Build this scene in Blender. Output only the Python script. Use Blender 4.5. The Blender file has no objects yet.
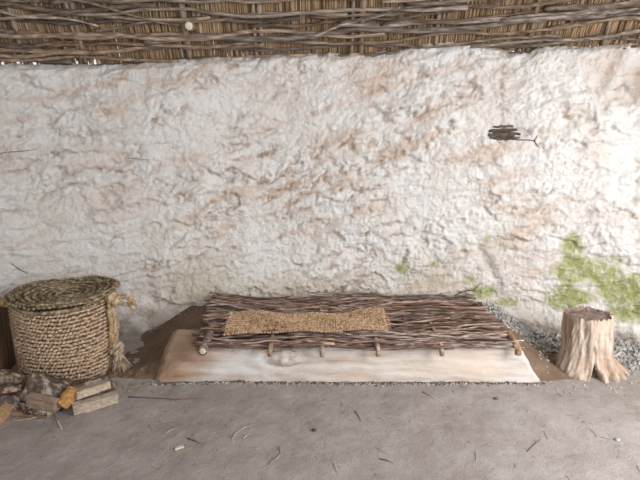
import bpy, math, random
import numpy as np
from mathutils import Vector, Matrix, Euler
random.seed(7); RN=np.random.RandomState(11)
SC=bpy.context.scene; COL=SC.collection
PI=math.pi
# ------------------------------------------------------------------ camera
CH=1.15; PITCH=math.radians(11); F=480.0
cam_d=bpy.data.cameras.new('camera'); cam=bpy.data.objects.new('camera',cam_d); COL.objects.link(cam)
cam.location=(0,0,CH); cam.rotation_euler=(PI/2-PITCH,0,0)
cam_d.sensor_width=36; cam_d.lens=27; cam_d.clip_start=.05
SC.camera=cam
RC=-2.5; RW=5.5      # the round wall: centre y and radius
def ray(px,py):
    x=(px-320)/F; u=(240-py)/F
    d=Vector((x, math.cos(PITCH)+u*math.sin(PITCH), -math.sin(PITCH)+u*math.cos(PITCH)))
    return d
def g(px,py,z=0.0):
    d=ray(px,py); t=(z-CH)/d.z
    return Vector((d.x*t,d.y*t,z))
def gy(px,py,y):
    d=ray(px,py); t=y/d.y
    return Vector((d.x*t,y,CH+d.z*t))
def wp(px,py,r=RW):
    d=ray(px,py); a=d.x**2+d.y**2; b=-2*d.y*RC; c=RC*RC-r*r
    t=(-b+math.sqrt(b*b-4*a*c))/(2*a); p=Vector((d.x*t,d.y*t,CH+d.z*t))
    return math.atan2(p.x,p.y-RC), p.z, p
# ------------------------------------------------------------------ noise (numpy)
def pn(x,y,seed=0):
    x=np.asarray(x,float); y=np.asarray(y,float)
    rs=np.random.RandomState(seed+100); perm=rs.permutation(256); ang=rs.rand(256)*2*PI
    xi=np.floor(x).astype(int); yi=np.floor(y).astype(int); xf=x-xi; yf=y-yi
    def gr(ix,iy,dx,dy):
        h=perm[(perm[ix&255]+iy)&255]; return np.cos(ang[h])*dx+np.sin(ang[h])*dy
    u=xf**3*(xf*(xf*6-15)+10); v=yf**3*(yf*(yf*6-15)+10)
    a=gr(xi,yi,xf,yf); b=gr(xi+1,yi,xf-1,yf); c=gr(xi,yi+1,xf,yf-1); d=gr(xi+1,yi+1,xf-1,yf-1)
    return ((a*(1-u)+b*u)*(1-v)+(c*(1-u)+d*u)*v)*1.5
def fbm(x,y,seed=0,o=4,gain=.5):
    s=0;a=1
    for i in range(o):
        s=s+a*pn(x*2**i,y*2**i,seed+i*13); a*=gain
    return s
def ss(a,b,x):
    t=np.clip((x-a)/(b-a),0,1); return t*t*(3-2*t)
# ------------------------------------------------------------------ materials
def mat(name): 
    m=bpy.data.materials.new(name); m.use_nodes=True; nt=m.node_tree; nt.nodes.clear()
    out=nt.nodes.new('ShaderNodeOutputMaterial'); b=nt.nodes.new('ShaderNodeBsdfPrincipled')
    b.inputs['Roughness'].default_value=.9; b.inputs['Specular IOR Level'].default_value=.2
    nt.links.new(b.outputs[0],out.inputs[0]); return m,nt,b
def N(nt,t,**k):
    n=nt.nodes.new(t)
    for a,v in k.items():
        if a in n.inputs.keys() if isinstance(a,str) else False: n.inputs[a].default_value=v
        else: setattr(n,a,v)
    return n
def noise(nt,vec,scale,detail=4,rough=.55):
    n=nt.nodes.new('ShaderNodeTexNoise'); n.inputs['Scale'].default_value=scale; n.inputs['Detail'].default_value=detail; n.inputs['Roughness'].default_value=rough
    nt.links.new(vec,n.inputs['Vector']); return n.outputs['Fac']
def mapping(nt,scale,rot=(0,0,0)):
    tc=nt.nodes.new('ShaderNodeTexCoord'); mp=nt.nodes.new('ShaderNodeMapping')
    mp.inputs['Scale'].default_value=scale; mp.inputs['Rotation'].default_value=rot
    nt.links.new(tc.outputs['Object'],mp.inputs['Vector']); return mp.outputs[0]
def ramp(nt,fac,stops):
    r=nt.nodes.new('ShaderNodeValToRGB'); e=r.color_ramp.elements
    while len(e)<len(stops): e.new(.5)
    for k,(p,c) in enumerate(stops):
        e[k].position=p; e[k].color=(*c,1) if len(c)==3 else c
    nt.links.new(fac,r.inputs[0]); return r.outputs[0]
def mixc(nt,f,a,b,mode='MIX'):
    m=nt.nodes.new('ShaderNodeMix'); m.data_type='RGBA'; m.blend_type=mode
    for s,v in ((m.inputs[0],f),(m.inputs[6],a),(m.inputs[7],b)):
        if isinstance(v,(int,float)): s.default_value=v
        elif isinstance(v,tuple): s.default_value=(*v,1)
        else: nt.links.new(v,s)
    return m.outputs[2]
def mth(nt,op,a,b=None,c=None):
    m=nt.nodes.new('ShaderNodeMath'); m.operation=op
    for i,v in enumerate((a,b,c)):
        if v is None: continue
        if isinstance(v,(int,float)): m.inputs[i].default_value=v
        else: nt.links.new(v,m.inputs[i])
    return m.outputs[0]
def bump(nt,b,h,dist=.004,strength=1):
    n=nt.nodes.new('ShaderNodeBump'); n.inputs['Distance'].default_value=dist; n.inputs['Strength'].default_value=strength
    nt.links.new(h,n.inputs['Height']); nt.links.new(n.outputs[0],b.inputs['Normal'])
def attr(nt,name):
    a=nt.nodes.new('ShaderNodeAttribute'); a.attribute_name=name; return a.outputs['Fac']
def fibre_mat(name,c1,c2,c3,scale=(60,60,60),rnd=.6,bd=.002,rough=.9):
    """streaky organic stuff; the colour also varies from piece to piece"""
    m,nt,b=mat(name); v=mapping(nt,scale); n=noise(nt,v,1,4,.6)
    col=ramp(nt,n,[(.3,c1),(.5,c2),(.7,c3)])
    oi=nt.nodes.new('ShaderNodeObjectInfo')
    hs=nt.nodes.new('ShaderNodeHueSaturation'); nt.links.new(col,hs.inputs['Color'])
    nt.links.new(mth(nt,'MULTIPLY_ADD',oi.outputs['Random'],rnd,1-rnd/2),hs.inputs['Value'])
    r2=mth(nt,'FRACT',mth(nt,'MULTIPLY',oi.outputs['Random'],17.3))
    nt.links.new(mth(nt,'MULTIPLY_ADD',r2,.5,.7),hs.inputs['Saturation'])
    nt.links.new(hs.outputs[0],b.inputs['Base Color']); bump(nt,b,n,bd,1); b.inputs['Roughness'].default_value=rough
    return m
M={}
# limewashed daub
def wall_mat():
    m,nt,b=mat('limewashed_daub'); v=mapping(nt,(1,1,1)); vs=mapping(nt,(3,3,9),(0,math.radians(18),0))
    n1=noise(nt,v,3,5); n2=noise(nt,v,14,5); n3=noise(nt,v,60,4); n4=noise(nt,vs,2,5,.6)
    base=ramp(nt,n1,[(.3,(.78,.71,.65)),(.5,(.83,.79,.75)),(.7,(.86,.84,.82))])
    base=mixc(nt,mth(nt,'MULTIPLY',attr(nt,'stain'),ramp(nt,n4,[(.30,(.55,.55,.55)),(.62,(1,1,1))])),base,(.66,.50,.39))
    # bare brown daub, with the shade of undercuts and grooves painted in
    wn=mth(nt,'MULTIPLY',attr(nt,'worn_shade'),ramp(nt,n2,[(.32,(.25,.25,.25)),(.6,(1,1,1))]))
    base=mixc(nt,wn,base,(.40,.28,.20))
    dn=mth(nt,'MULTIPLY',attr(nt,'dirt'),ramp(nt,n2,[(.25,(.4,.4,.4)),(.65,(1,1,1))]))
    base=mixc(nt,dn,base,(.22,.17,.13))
    yn=mth(nt,'MULTIPLY',attr(nt,'cream'),.75)
    base=mixc(nt,yn,base,(.60,.51,.38))
    gn=mth(nt,'MULTIPLY',attr(nt,'moss'),ramp(nt,mixc(nt,.45,noise(nt,v,22,6,.7),n3),[(.37,(.12,.12,.12)),(.52,(.95,.95,.95))]))
    base=mixc(nt,gn,base,ramp(nt,n3,[(.35,(.26,.28,.07)),(.65,(.44,.46,.18))]))
    sp=ramp(nt,n3,[(.27,(1,1,1)),(.33,(0,0,0))])
    base=mixc(nt,mth(nt,'MULTIPLY',sp,.35),base,(.30,.24,.19))
    nt.links.new(base,b.inputs['Base Color'])
    h=mth(nt,'ADD',mth(nt,'MULTIPLY',n2,.25),mth(nt,'MULTIPLY',noise(nt,v,42,6,.7),.7))
    vo=nt.nodes.new('ShaderNodeTexVoronoi'); vo.inputs['Scale'].default_value=52; nt.links.new(v,vo.inputs['Vector'])
    gr=mth(nt,'MULTIPLY',mth(nt,'MULTIPLY',vo.outputs['Distance'],-.55),ramp(nt,noise(nt,v,4,3),[(.35,(.25,.25,.25)),(.6,(1,1,1))]))
    h=mth(nt,'ADD',h,gr)
    bump(nt,b,mth(nt,'ADD',h,mth(nt,'MULTIPLY',noise(nt,v,130,4,.75),.8)),.013,.95); b.inputs['Roughness'].default_value=.95; return m
M['wall']=wall_mat()
def floor_mat():
    m,nt,b=mat('trodden_earth'); v=mapping(nt,(1,1,1))
    n1=noise(nt,v,1.6,5); n2=noise(nt,v,9,6); n3=noise(nt,v,90,3)
    c=ramp(nt,n1,[(.3,(.30,.255,.23)),(.7,(.40,.36,.335))])
    c=mixc(nt,.35,c,ramp(nt,n2,[(.3,(.21,.17,.15)),(.7,(.48,.44,.415))]))
    c=mixc(nt,ramp(nt,n3,[(.70,(0,0,0)),(.76,(.8,.8,.8))]),c,(.55,.5,.45))
    c=mixc(nt,ramp(nt,n3,[(.31,(.7,.7,.7)),(.36,(0,0,0))]),c,(.13,.105,.09))
    nt.links.new(c,b.inputs['Base Color'])
    bump(nt,b,mth(nt,'ADD',mth(nt,'MULTIPLY',n2,.4),mth(nt,'ADD',mth(nt,'MULTIPLY',n3,.5),mth(nt,'MULTIPLY',noise(nt,v,120,4,.75),.9))),.004,1)
    b.inputs['Roughness'].default_value=.72; b.inputs['Specular IOR Level'].default_value=.4; return m
M['floor']=floor_mat()
def earth_mat(name,a,bb,d=.012,s=1):
    m,nt,b=mat(name); v=mapping(nt,(1,1,1.6)); n=noise(nt,v,9*s,6,.6); n3=noise(nt,v,70*s,3)
    c=ramp(nt,n,[(.3,a),(.7,bb)]); c=mixc(nt,ramp(nt,n3,[(.66,(0,0,0)),(.75,(.7,.7,.7))]),c,tuple(min(1,x*1.9) for x in bb))
    nt.links.new(c,b.inputs['Base Color']); bump(nt,b,mth(nt,'ADD',n,mth(nt,'MULTIPLY',n3,.4)),d); return m
M['bank']=earth_mat('brown_clay',(.135,.085,.055),(.215,.15,.105))
M['rubble']=earth_mat('daub_crumbs',(.13,.11,.095),(.62,.60,.57),.004,3)
M['roofrod']=fibre_mat('grey_brown_bark',(.075,.05,.035),(.19,.14,.105),(.38,.295,.235),(9,70,70),1.0)
M['rafter']=fibre_mat('peeled_pole',(.20,.14,.10),(.33,.25,.18),(.45,.36,.27),(70,12,12),.4)
M['thatch']=fibre_mat('reed_thatch',(.22,.115,.04),(.62,.39,.16),(.92,.68,.36),(60,4,4),0,.004)
def add_translucent(m,f):
    nt=m.node_tree; b=[n for n in nt.nodes if n.type=='BSDF_PRINCIPLED'][0]; o=[n for n in nt.nodes if n.type=='OUTPUT_MATERIAL'][0]
    t=nt.nodes.new('ShaderNodeBsdfTranslucent'); mx=nt.nodes.new('ShaderNodeMixShader'); mx.inputs[0].default_value=f
    nt.links.new(b.inputs['Base Color'].links[0].from_socket,t.inputs[0]); nt.links.new(b.outputs[0],mx.inputs[1]); nt.links.new(t.outputs[0],mx.inputs[2]); nt.links.new(mx.outputs[0],o.inputs[0])
add_translucent(M['thatch'],.45)
M['thatchback']=fibre_mat('old_thatch',(.07,.045,.025),(.17,.11,.06),(.30,.20,.10),(90,8,8),0,.01)
M['hrod']=fibre_mat('willow_bark',(.055,.03,.022),(.20,.125,.095),(.52,.38,.31),(10,120,120),.9)
M['hstake']=fibre_mat('peeled_stake',(.20,.12,.08),(.32,.215,.15),(.50,.39,.29),(60,10,60),.3)
M['cut']=fibre_mat('pale_cut_wood',(.50,.38,.25),(.66,.54,.40),(.78,.68,.54),(60,60,60),.2)
M['strawmat']=fibre_mat('plaited_rush',(.20,.12,.075),(.46,.315,.21),(.64,.485,.34),(55,55,55),0,.003)
M['basket']=fibre_mat('coiled_straw_rope',(.15,.08,.04),(.47,.305,.175),(.76,.56,.37),(75,75,75),0,.003)
M['lid']=fibre_mat('weathered_straw',(.055,.035,.018),(.23,.16,.085),(.52,.41,.235),(38,38,60),0,.003)
M['rope']=fibre_mat('straw_rope',(.18,.11,.055),(.42,.30,.17),(.62,.47,.29),(70,70,40),.1,.003)
M['straw']=fibre_mat('dry_straw',(.30,.23,.14),(.48,.38,.24),(.62,.52,.36),(40,40,40),.6,.001)
M['twig']=fibre_mat('dark_twig',(.04,.03,.025),(.10,.07,.055),(.18,.13,.11),(30,30,90),.4,.002)
M['panel']=fibre_mat('brown_board',(.11,.06,.035),(.19,.115,.07),(.27,.18,.115),(60,60,6),.0,.002)
M['split_pale']=fibre_mat('pale_split_wood',(.28,.20,.14),(.42,.33,.25),(.56,.47,.37),(9,80,80),.3,.002)
M['split_orange']=fibre_mat('orange_split_wood',(.28,.15,.08),(.43,.25,.13),(.56,.37,.22),(12,90,90),.2,.002)
M['split_brown']=fibre_mat('brown_split_wood',(.17,.09,.045),(.27,.155,.085),(.36,.22,.13),(14,60,60),.2,.002)
M['bark']=fibre_mat('birch_bark',(.04,.025,.018),(.13,.085,.06),(.50,.42,.35),(30,60,16),.3,.006)
def beam_mat():
    m,nt,b=mat('chalky_hewn_wood'); v=mapping(nt,(1.6,9,14)); n=noise(nt,v,1.6,6,.6); v2=mapping(nt,(1,1,1)); n2=noise(nt,v2,2.3,4); n3=noise(nt,v2,45,4)
    c=ramp(nt,n,[(.3,(.38,.29,.22)),(.45,(.52,.455,.41)),(.65,(.62,.585,.555))])
    c=mixc(nt,attr(nt,'bare'),c,ramp(nt,n,[(.3,(.26,.15,.09)),(.7,(.42,.28,.19))]))
    c=mixc(nt,ramp(nt,n2,[(.5,(0,0,0)),(.7,(.5,.5,.5))]),c,(.56,.43,.32))
    nt.links.new(c,b.inputs['Base Color']); bump(nt,b,mth(nt,'ADD',n,mth(nt,'MULTIPLY',n3,.4)),.006); return m
M['beam']=beam_mat()
def stump_mat():
    m,nt,b=mat('weathered_stump_wood'); v=mapping(nt,(26,26,3.5)); n=noise(nt,v,1.4,5,.6); v2=mapping(nt,(1,1,.6)); n2=noise(nt,v2,9,4)
    c=ramp(nt,n,[(.28,(.24,.16,.11)),(.45,(.47,.37,.29)),(.66,(.64,.56,.49))])
    c=mixc(nt,ramp(nt,n2,[(.45,(0,0,0)),(.62,(.7,.7,.7))]),c,(.37,.24,.165))
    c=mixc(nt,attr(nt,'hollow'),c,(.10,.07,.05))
    nt.links.new(c,b.inputs['Base Color']); bump(nt,b,n,.008); return m
M['stump']=stump_mat()
M['stumptop']=earth_mat('rotten_end_grain',(.13,.08,.065),(.34,.25,.22),.01,3)
# ------------------------------------------------------------------ builders
def tag(o,label=None,cat=None,group=None,kind=None):
    if label: o['label']=label
    if cat: o['category']=cat
    if group: o['group']=group
    if kind: o['kind']=kind
    return o
def empty(name,loc,label,cat,group=None):
    o=bpy.data.objects.new(name,None); COL.objects.link(o); o.location=loc; o.empty_display_size=.05
    return tag(o,label,cat,group)
def mk(name,v,f,m,parent=None,smooth=True,origin=None,attrs=None):
    me=bpy.data.meshes.new(name); v=np.array(v,dtype=float).reshape(-1,3)
    og=np.array(parent.location if parent else (origin if origin is not None else (0,0,0)),float)
    if parent is not None and parent.parent is not None: og=og+np.array(parent.parent.location)
    me.from_pydata((v-og).tolist(),[],f if isinstance(f,list) else f.tolist()); me.update()
    if smooth: me.polygons.foreach_set('use_smooth',[True]*len(me.polygons))
    for k,a in (attrs or {}).items():
        at=me.attributes.new(k,'FLOAT','POINT'); at.data.foreach_set('value',np.asarray(a,float).ravel())
    me.materials.append(m); o=bpy.data.objects.new(name,me); COL.objects.link(o)
    if parent is not None: o.parent=parent
    elif origin is not None: o.location=origin
    return o
UNIT={}
def unit_sphere(nu=7,nv=5):
    if (nu,nv) in UNIT: return UNIT[(nu,nv)]
    v=[(1,0,0)]
    for j in range(1,nv):
        a=PI*j/nv
        for i in range(nu): t=2*PI*i/nu; v.append((math.cos(a),math.sin(a)*math.cos(t),math.sin(a)*math.sin(t)))
    v.append((-1,0,0)); f=[]
    for i in range(nu): f.append((0,1+(i+1)%nu,1+i))
    for j in range(nv-2):
        for i in range(nu):
            a=1+j*nu+i; b=1+j*nu+(i+1)%nu; f.append((a,b,b+nu,a+nu))
    L=len(v)-1; k=1+(nv-2)*nu
    for i in range(nu): f.append((L,k+i,k+(i+1)%nu))
    UNIT[(nu,nv)]=(np.array(v),f); return UNIT[(nu,nv)]
class MB:
    def __init__(s): s.v=[]; s.f=[]; s.n=0
    def add(s,v,f):
        s.v.append(np.asarray(v,float).reshape(-1,3)); s.f+= [tuple(i+s.n for i in q) for q in f]; s.n+=len(s.v[-1])
    def tube(s,pts,rad,n=7,cap=True):
        pts=[Vector(p) for p in pts]; L=len(pts)
        if not hasattr(rad,'__len__'): rad=[rad]*L
        up=Vector((0,0,1)); t0=(pts[1]-pts[0]).normalized()
        if abs(t0.dot(up))>.9: up=Vector((1,0,0))
        vs=[]
        for i,p in enumerate(pts):
            t=(pts[min(i+1,L-1)]-pts[max(i-1,0)]).normalized()
            a=t.cross(up).normalized(); b=a.cross(t).normalized(); up=b
            for k in range(n):
                q=2*PI*k/n; vs.append(p+a*(rad[i]*math.cos(q))+b*(rad[i]*math.sin(q)))
        fs=[]
        for i in range(L-1):
            for k in range(n):
                k2=(k+1)%n; fs.append((i*n+k,i*n+k2,(i+1)*n+k2,(i+1)*n+k))
        if cap: fs.append(tuple(range(n))[::-1]); fs.append(tuple((L-1)*n+k for k in range(n)))
        s.add([tuple(q) for q in vs],fs)
    def ell(s,c,ax,side,l,w,h,nu=6,nv=4):
        """ellipsoid: centre, long axis, side axis, three half sizes"""
        u,f=unit_sphere(nu,nv); ax=Vector(ax).normalized(); side=Vector(side); side=(side-ax*side.dot(ax)).normalized(); n=ax.cross(side)
        R=np.array([ax*l,side*w,n*h]); s.add(u@R+np.array(c),f)
    def obj(s,name,m,parent=None,smooth=True,origin=None):
        return mk(name,np.vstack(s.v),s.f,m,parent,smooth,origin)
def grid_faces(nu,nv,wrap=False):
    i=np.arange(nu-1)[:,None]; j=np.arange(nv-1)[None,:]
    a=(i*nv+j).ravel(); return np.stack([a,a+nv,a+nv+1,a+1],1)
# ------------------------------------------------------------------ the daub wall
TOP=[(-80,62),(0,62),(60,62),(110,63),(190,58),(240,55),(300,53),(350,52),(395,50),(430,42),(470,38),(497,44),(510,51),(530,50),(548,44),(600,44),(640,39),(720,36)]
TT=[wp(a,b)[:2] for a,b in TOP]; tth=np.array([a for a,b in TT]); ttz=np.array([b for a,b in TT])
def ztop_s(th): return np.interp(th,[-.5,-.36,0,.36,.5],[1.585,1.60,1.665,1.705,1.72])
def wall_height(s,z):
    """relief of the wall: outwards into the room, metres; also returns worn mask"""
    a=math.radians(17); u=s*math.cos(a)+z*math.sin(a); v=-s*math.sin(a)+z*math.cos(a)
    wx=fbm(s*1.3,z*1.3,3,3); wy=fbm(s*1.5+9,z*2.0,5,4)
    h=.035*fbm(s*.9,z*1.3,1,3)
    worn_shade=0
    for k,(fr,amp,sd,lo) in enumerate(((4.4,.024,21,-.12),(8.5,.014,31,-.12),(16,.008,41,-.15))):
        t=v*fr+wy*1.1+.45*fbm(u*4.2,v*6,sd,4,.6)+.10*fbm(u*24,v*30,sd+9,3,.6); fl=np.floor(t); q=t-fl
        msk=ss(lo,lo+.35,fbm(u*1.1*fr/4,v*fr*.55,sd+3,3)+.12)
        prof=np.where(q<.2,ss(0,.2,q),(1-q)/.8)     # bulge low in every course, then an undercut
        h=h+amp*msk*(prof-.4)
        worn_shade=worn_shade+msk*ss(.70,.98,q)*(1.1-.2*k)*ss(-.35,.25,fbm(s*9,z*12,sd+5,3))  # brown beneath each ledge: bare daub together with painted undercut shade
    h=h+.010*fbm(s*6,z*7,51,3)+(.0028+.0025*ss(-1.6,1.2,s))*fbm(s*17,z*20,61,4,.65)+(.0022+.0018*ss(-1.6,1.2,s))*fbm(s*55,z*60,71,2)
    h=h-.008*ss(.42,.62,fbm(s*9+3,z*11,81,2))
    return h,worn_shade
def wall_stain(s,z):
    a=math.radians(20); u=s*math.cos(a)+z*math.sin(a); v=-s*math.sin(a)+z*math.cos(a)
    n=fbm(u*1.7,v*9+.5*fbm(s*3,z*3,243,2),241,4,.6)
    return ss(-.05,.75,n)*(.35+.65*ss(-.5,.5,fbm(s*1.1,z*1.4,245,2)))
def build_wall():
    th=np.concatenate([np.linspace(-.86,-.43,40)[:-1],np.linspace(-.43,.43,680),np.linspace(.43,.86,40)[1:]])
    nz=260; w=np.linspace(0,1,nz); back=4
    S,W=np.meshgrid(th*RW,w,indexing='ij'); TH=S/RW
    zt=np.interp(TH,tth,ttz)+.010*pn(S*9,S*0+2,7)+.007*pn(S*27,S*0+5,8)-.005
    Z=-.05+(zt+.05)*W
    h,worn_shade=wall_height(S,Z)
    # foot of the wall: swells out and crumbles at the bottom
    h=h+.05*(1-ss(0,.20,Z))*(1+.6*fbm(S*3,Z*2,91,2))
    # rounding-off at the top edge
    h=h-.03*ss(.975,1,W)
    # shallow pocket where twigs poke out
    t0,z0,_=wp(507,133); h=h-.018*np.exp(-(((S-t0*RW)/.10)**2+((Z-z0)/.035)**2)**2)
    # deeper groove at the upper right corner
    t1,z1,_=wp(612,66); g1=np.exp(-(((S-t1*RW)+(Z-z1)*-.35)/.035)**2-((Z-z1)/.12)**2); h=h-.03*g1
    t2,z2,_=wp(648,100); g2=np.exp(-((S-t2*RW)/.14)**2-((Z-z2)/.35)**2); h=h-.09*g2
    # groove running down to the moss
    t3,z3,_=wp(487,262); g3=np.exp(-(((S-t3*RW)+(Z-z3)*.55)/.03)**2-((Z-z3)/.16)**2); h=h-.022*g3
    R=RW-h
    X=R*np.sin(TH); Y=RC+R*np.cos(TH)
    rows=[np.stack([X,Y,Z],2)]
    for d,dz in ((.02,.005),(.12,.01),(.30,.0),(.32,-1.7)):
        rows.append(np.stack([(R[:,-1]+d)*np.sin(TH[:,-1]),RC+(R[:,-1]+d)*np.cos(TH[:,-1]),Z[:,-1]+dz],1)[:,None,:])
    V=np.concatenate(rows,1); nv=V.shape[1]
    def pad(a): return np.concatenate([a,np.repeat(a[:,-1:],nv-nz,1)],1)
    nb=fbm(S*2.5,Z*2.5,201,4)
    midx=np.exp(-((S-(-.15))/1.15)**2)
    worn_shade=worn_shade*(.42+.60*midx+.2*ss(-.2,.5,nb))*ss(-.35,.3,nb+.2)
    worn_shade=np.clip(worn_shade+.7*g1+.85*g2*ss(-.4,.2,nb),0,1)  # shade of the upper right grooves painted in as brown
    moss=0*S
    for px,py,rx,ry,am in ((572,250,.06,.09,1.0),(590,272,.17,.09,1.),(628,290,.16,.09,1.),(562,300,.10,.06,.8),(575,296,.12,.07,.9),(612,262,.10,.05,.45),(486,292,.08,.05,.8),(505,303,.08,.03,.6),(403,268,.05,.05,.5),(432,265,.05,.03,.4),(488,238,.03,.04,.45),(464,252,.05,.03,.3),(470,280,.06,.05,.35),(640,315,.2,.1,.45)):
        tc,zc,_=wp(px,py); moss=np.maximum(moss,am*np.exp(-(((S-tc*RW)/rx)**2+((Z-zc)/ry)**2)))
    moss=np.clip(moss*1.9+.7*fbm(S*7,Z*7,211,4)*(moss>.06),0,1)*ss(.08,.35,moss)
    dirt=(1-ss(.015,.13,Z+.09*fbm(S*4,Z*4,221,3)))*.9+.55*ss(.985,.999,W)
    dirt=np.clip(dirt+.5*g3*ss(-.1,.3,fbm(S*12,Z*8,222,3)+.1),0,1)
    cream=np.exp(-((Z-.27)/.17)**2)*np.exp(-((S+.25)/1.3)**2)*ss(-.6,.5,fbm(S*2,Z*4,231,3))
    return mk('wall_back',V.reshape(-1,3),grid_faces(len(th),nv),M['wall'],attrs={'worn_shade':pad(worn_shade),'moss':pad(moss),'dirt':pad(dirt),'cream':pad(cream),'stain':pad(wall_stain(S,Z)*(.5+.5*np.exp(-((S+.1)/1.4)**2)))})
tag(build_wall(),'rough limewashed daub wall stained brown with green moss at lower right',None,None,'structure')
def wall_pt(px,py,off=0):
    th,z,p=wp(px,py); h,_=wall_height(np.array([th*RW]),np.array([z])); r=RW-float(h[0])-off
    return Vector((r*math.sin(th),RC+r*math.cos(th),z))
# ------------------------------------------------------------------ floor
def floor_h(x,y): return .010*fbm(x*1.7,y*1.7,301,3)+(.0022*fbm(x*9,y*9,303,3))+.0010*fbm(x*30,y*30,305,2)
def build_floor():
    xs=np.concatenate([np.linspace(-5,-2.1,30)[:-1],np.linspace(-2.1,2.1,520),np.linspace(2.1,5,30)[1:]])
    ys=np.concatenate([np.linspace(-3,1.4,40)[:-1],np.linspace(1.4,3.0,220),np.linspace(3.0,3.6,10)[1:]])
    X,Y=np.meshgrid(xs,ys,indexing='ij'); Z=floor_h(X,Y)
    return mk('floor',np.stack([X,Y,Z],2).reshape(-1,3),grid_faces(len(xs),len(ys)),M['floor'])
tag(build_floor(),None,None,None,'structure')
# ------------------------------------------------------------------ roof
def roofpt(th,r,below=0.0):
    z=float(ztop_s(th))+ (5.60-r)-below*.707; rr=r-below*.707*0-below*.3
    return Vector((rr*math.sin(th),RC+rr*math.cos(th),z))
def build_roof():
    # reeds of the underside
    mb=MB(); th=-.60
    while th<.60:
        for lay in range(3):
            t=th+RN.uniform(-.0008,.0008); e=5.594+RN.uniform(-.03,.035)+lay*.01+.03*math.sin(t*23)*math.sin(t*61+1); a=RN.uniform(-.004,.004)
            rs=[e,5.35,5.0,4.55]; off=-.012*lay+RN.uniform(0,.016)
            pts=[roofpt(t+a*(e-r),r,off) for r in rs]
            mb.tube(pts,RN.uniform(.003,.0056),4)
        th+=.00125
    o=mb.obj('roof_thatch',M['thatch'],None,False,(0,2.7,2.0))
    tag(o,'golden reed thatch lining the underside of the roof above the wall','thatch',None,'stuff')
    # thick body of the roof above the reeds
    ths=np.linspace(-.62,.62,90); rs=np.linspace(5.44,4.0,24); V=[]
    for t in ths:
        lo=[roofpt(t,r,-.03+.01*float(pn(t*60,r*8,9))) for r in rs]; hi=[roofpt(t,r,-.30) for r in rs[::-1]]
        V+= [tuple(p) for p in lo+hi]
    n=2*len(rs); F_=[]
    for i in range(len(ths)-1):
        for j in range(n): F_.append((i*n+j,i*n+(j+1)%n,(i+1)*n+(j+1)%n,(i+1)*n+j))
    F_.append(tuple(range(n))); F_.append(tuple((len(ths)-1)*n+j for j in range(n))[::-1])
    tag(mk('ceiling',V,F_,M['thatchback'],None,False),None,None,None,'structure')
    # woven wattle: rafters and long rods
    root=empty('roof_wattle',(0,2.9,1.66),'lattice of grey brown rods woven round poles beneath the thatch','woven roof rods')
    raf=[]
    for px in (-60,20,81,188,262,361,436,530,606,690):
        t,_,_=wp(px,40); raf.append(t)
        mb=MB(); w=.0023 if px not in(361,) else .004
        rad=.013 if px not in (361,188) else .02
        dth=RN.uniform(-.004,.004)
        pts=[roofpt(t+dth*(k/8),5.60-.13*k,.028+.006*math.sin(k*2.1+px)) for k in range(10)]
        mb.tube(pts,[rad*(1+.12*math.sin(k*1.7+px)) for k in range(10)],9)
        mb.obj('pole',M['rafter'],root)
    for px in (75,255,352):        # a thinner companion pole beside three of them
        t,_,_=wp(px,20); mb=MB(); mb.tube([roofpt(t,5.60-.13*k,.03) for k in range(10)],.011,8); mb.obj('pole',M['rafter'],root)
    def rod(r0,r1,ta,tb,rad,ph,below):
        n=46; mb=MB(); pts=[];rr=[]
        sd=RN.randint(1000)
        for k in range(n):
            q=k/(n-1); t=ta+(tb-ta)*q
            # weave phase: changes sides at every rafter
            idx=np.interp(t,raf,range(len(raf))); wv=math.cos(PI*idx+ph)
            r=r0+(r1-r0)*q+.014*float(fbm(np.array([t*9.]),np.array([sd*.37]),5,3)[0])
            dp=below+.016*wv+.008*float(pn(np.array([t*16.]),np.array([sd*.7]),6)[0])
            pts.append(roofpt(t,r,dp)); rr.append(rad*(1.08-.35*q)*(1+.14*float(pn(np.array([t*60.]),np.array([sd*.1]),8)[0])))
        if RN.rand()<.5: rr=rr[::-1]
        mb.tube(pts,rr,8); return mb.obj('rod',M['roofrod'],root)
    r=5.595; row=0
    while r>5.23:
        ta=-.56+RN.uniform(-.1,0)
        while ta<.46:
            L=RN.uniform(.16,.50); tb=min(ta+L,.60)
            rod(r+RN.uniform(-.02,.014),r+RN.uniform(-.045,.02),ta,tb,RN.uniform(.008,.0175),PI*(row%2),.040+RN.uniform(0,.022)*(.4 if r>5.55 else 1))
            ta=tb-RN.uniform(.03,.10)
        r-=.036 if r>5.46 else .027; row+=1
    while r>4.5:
        rod(r,r+RN.uniform(-.02,.02),-.56,.0+RN.uniform(0,.1),RN.uniform(.009,.014),PI*(row%2),.045)
        rod(r,r+RN.uniform(-.02,.02),RN.uniform(-.05,.0),.56,RN.uniform(.009,.014),PI*(row%2),.045)
        r-=.10; row+=1
    # loose diagonal rods thrown across the weave
    for (xa,ya,xb,yb) in ((160,2,560,-24),(310,38,400,8),(0,12,100,26),(40,-6,180,26),(380,26,520,-4),(500,22,640,2),(95,30,190,20),(340,22,455,2)):
        def rp(px,py):
            d=ray(px,py); lo,hi=4.6,5.7
            for _ in range(40):
                m=(lo+hi)/2; th,z,_p=wp(px,py,m); p=roofpt(th,m,.075)
                if z>p.z: hi=m
                else: lo=m
            return th,m
        a=rp(xa,ya); b=rp(xb,yb); mb=MB()
        mb.tube([roofpt(a[0]+(b[0]-a[0])*q,a[1]+(b[1]-a[1])*q+.008*math.sin(q*7+xa),.075) for q in np.linspace(0,1,16)],[.008*(1-.3*q) for q in np.linspace(0,1,16)],7)
        mb.obj('rod',M['roofrod'],root)
    # a thick purlin stub whose round sawn end looks into the room
    th,z,p=wp(191,18,5.40); mb=MB(); q=roofpt(th,5.40,.05); q2=roofpt(th+.004,5.60,-.06)
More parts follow.
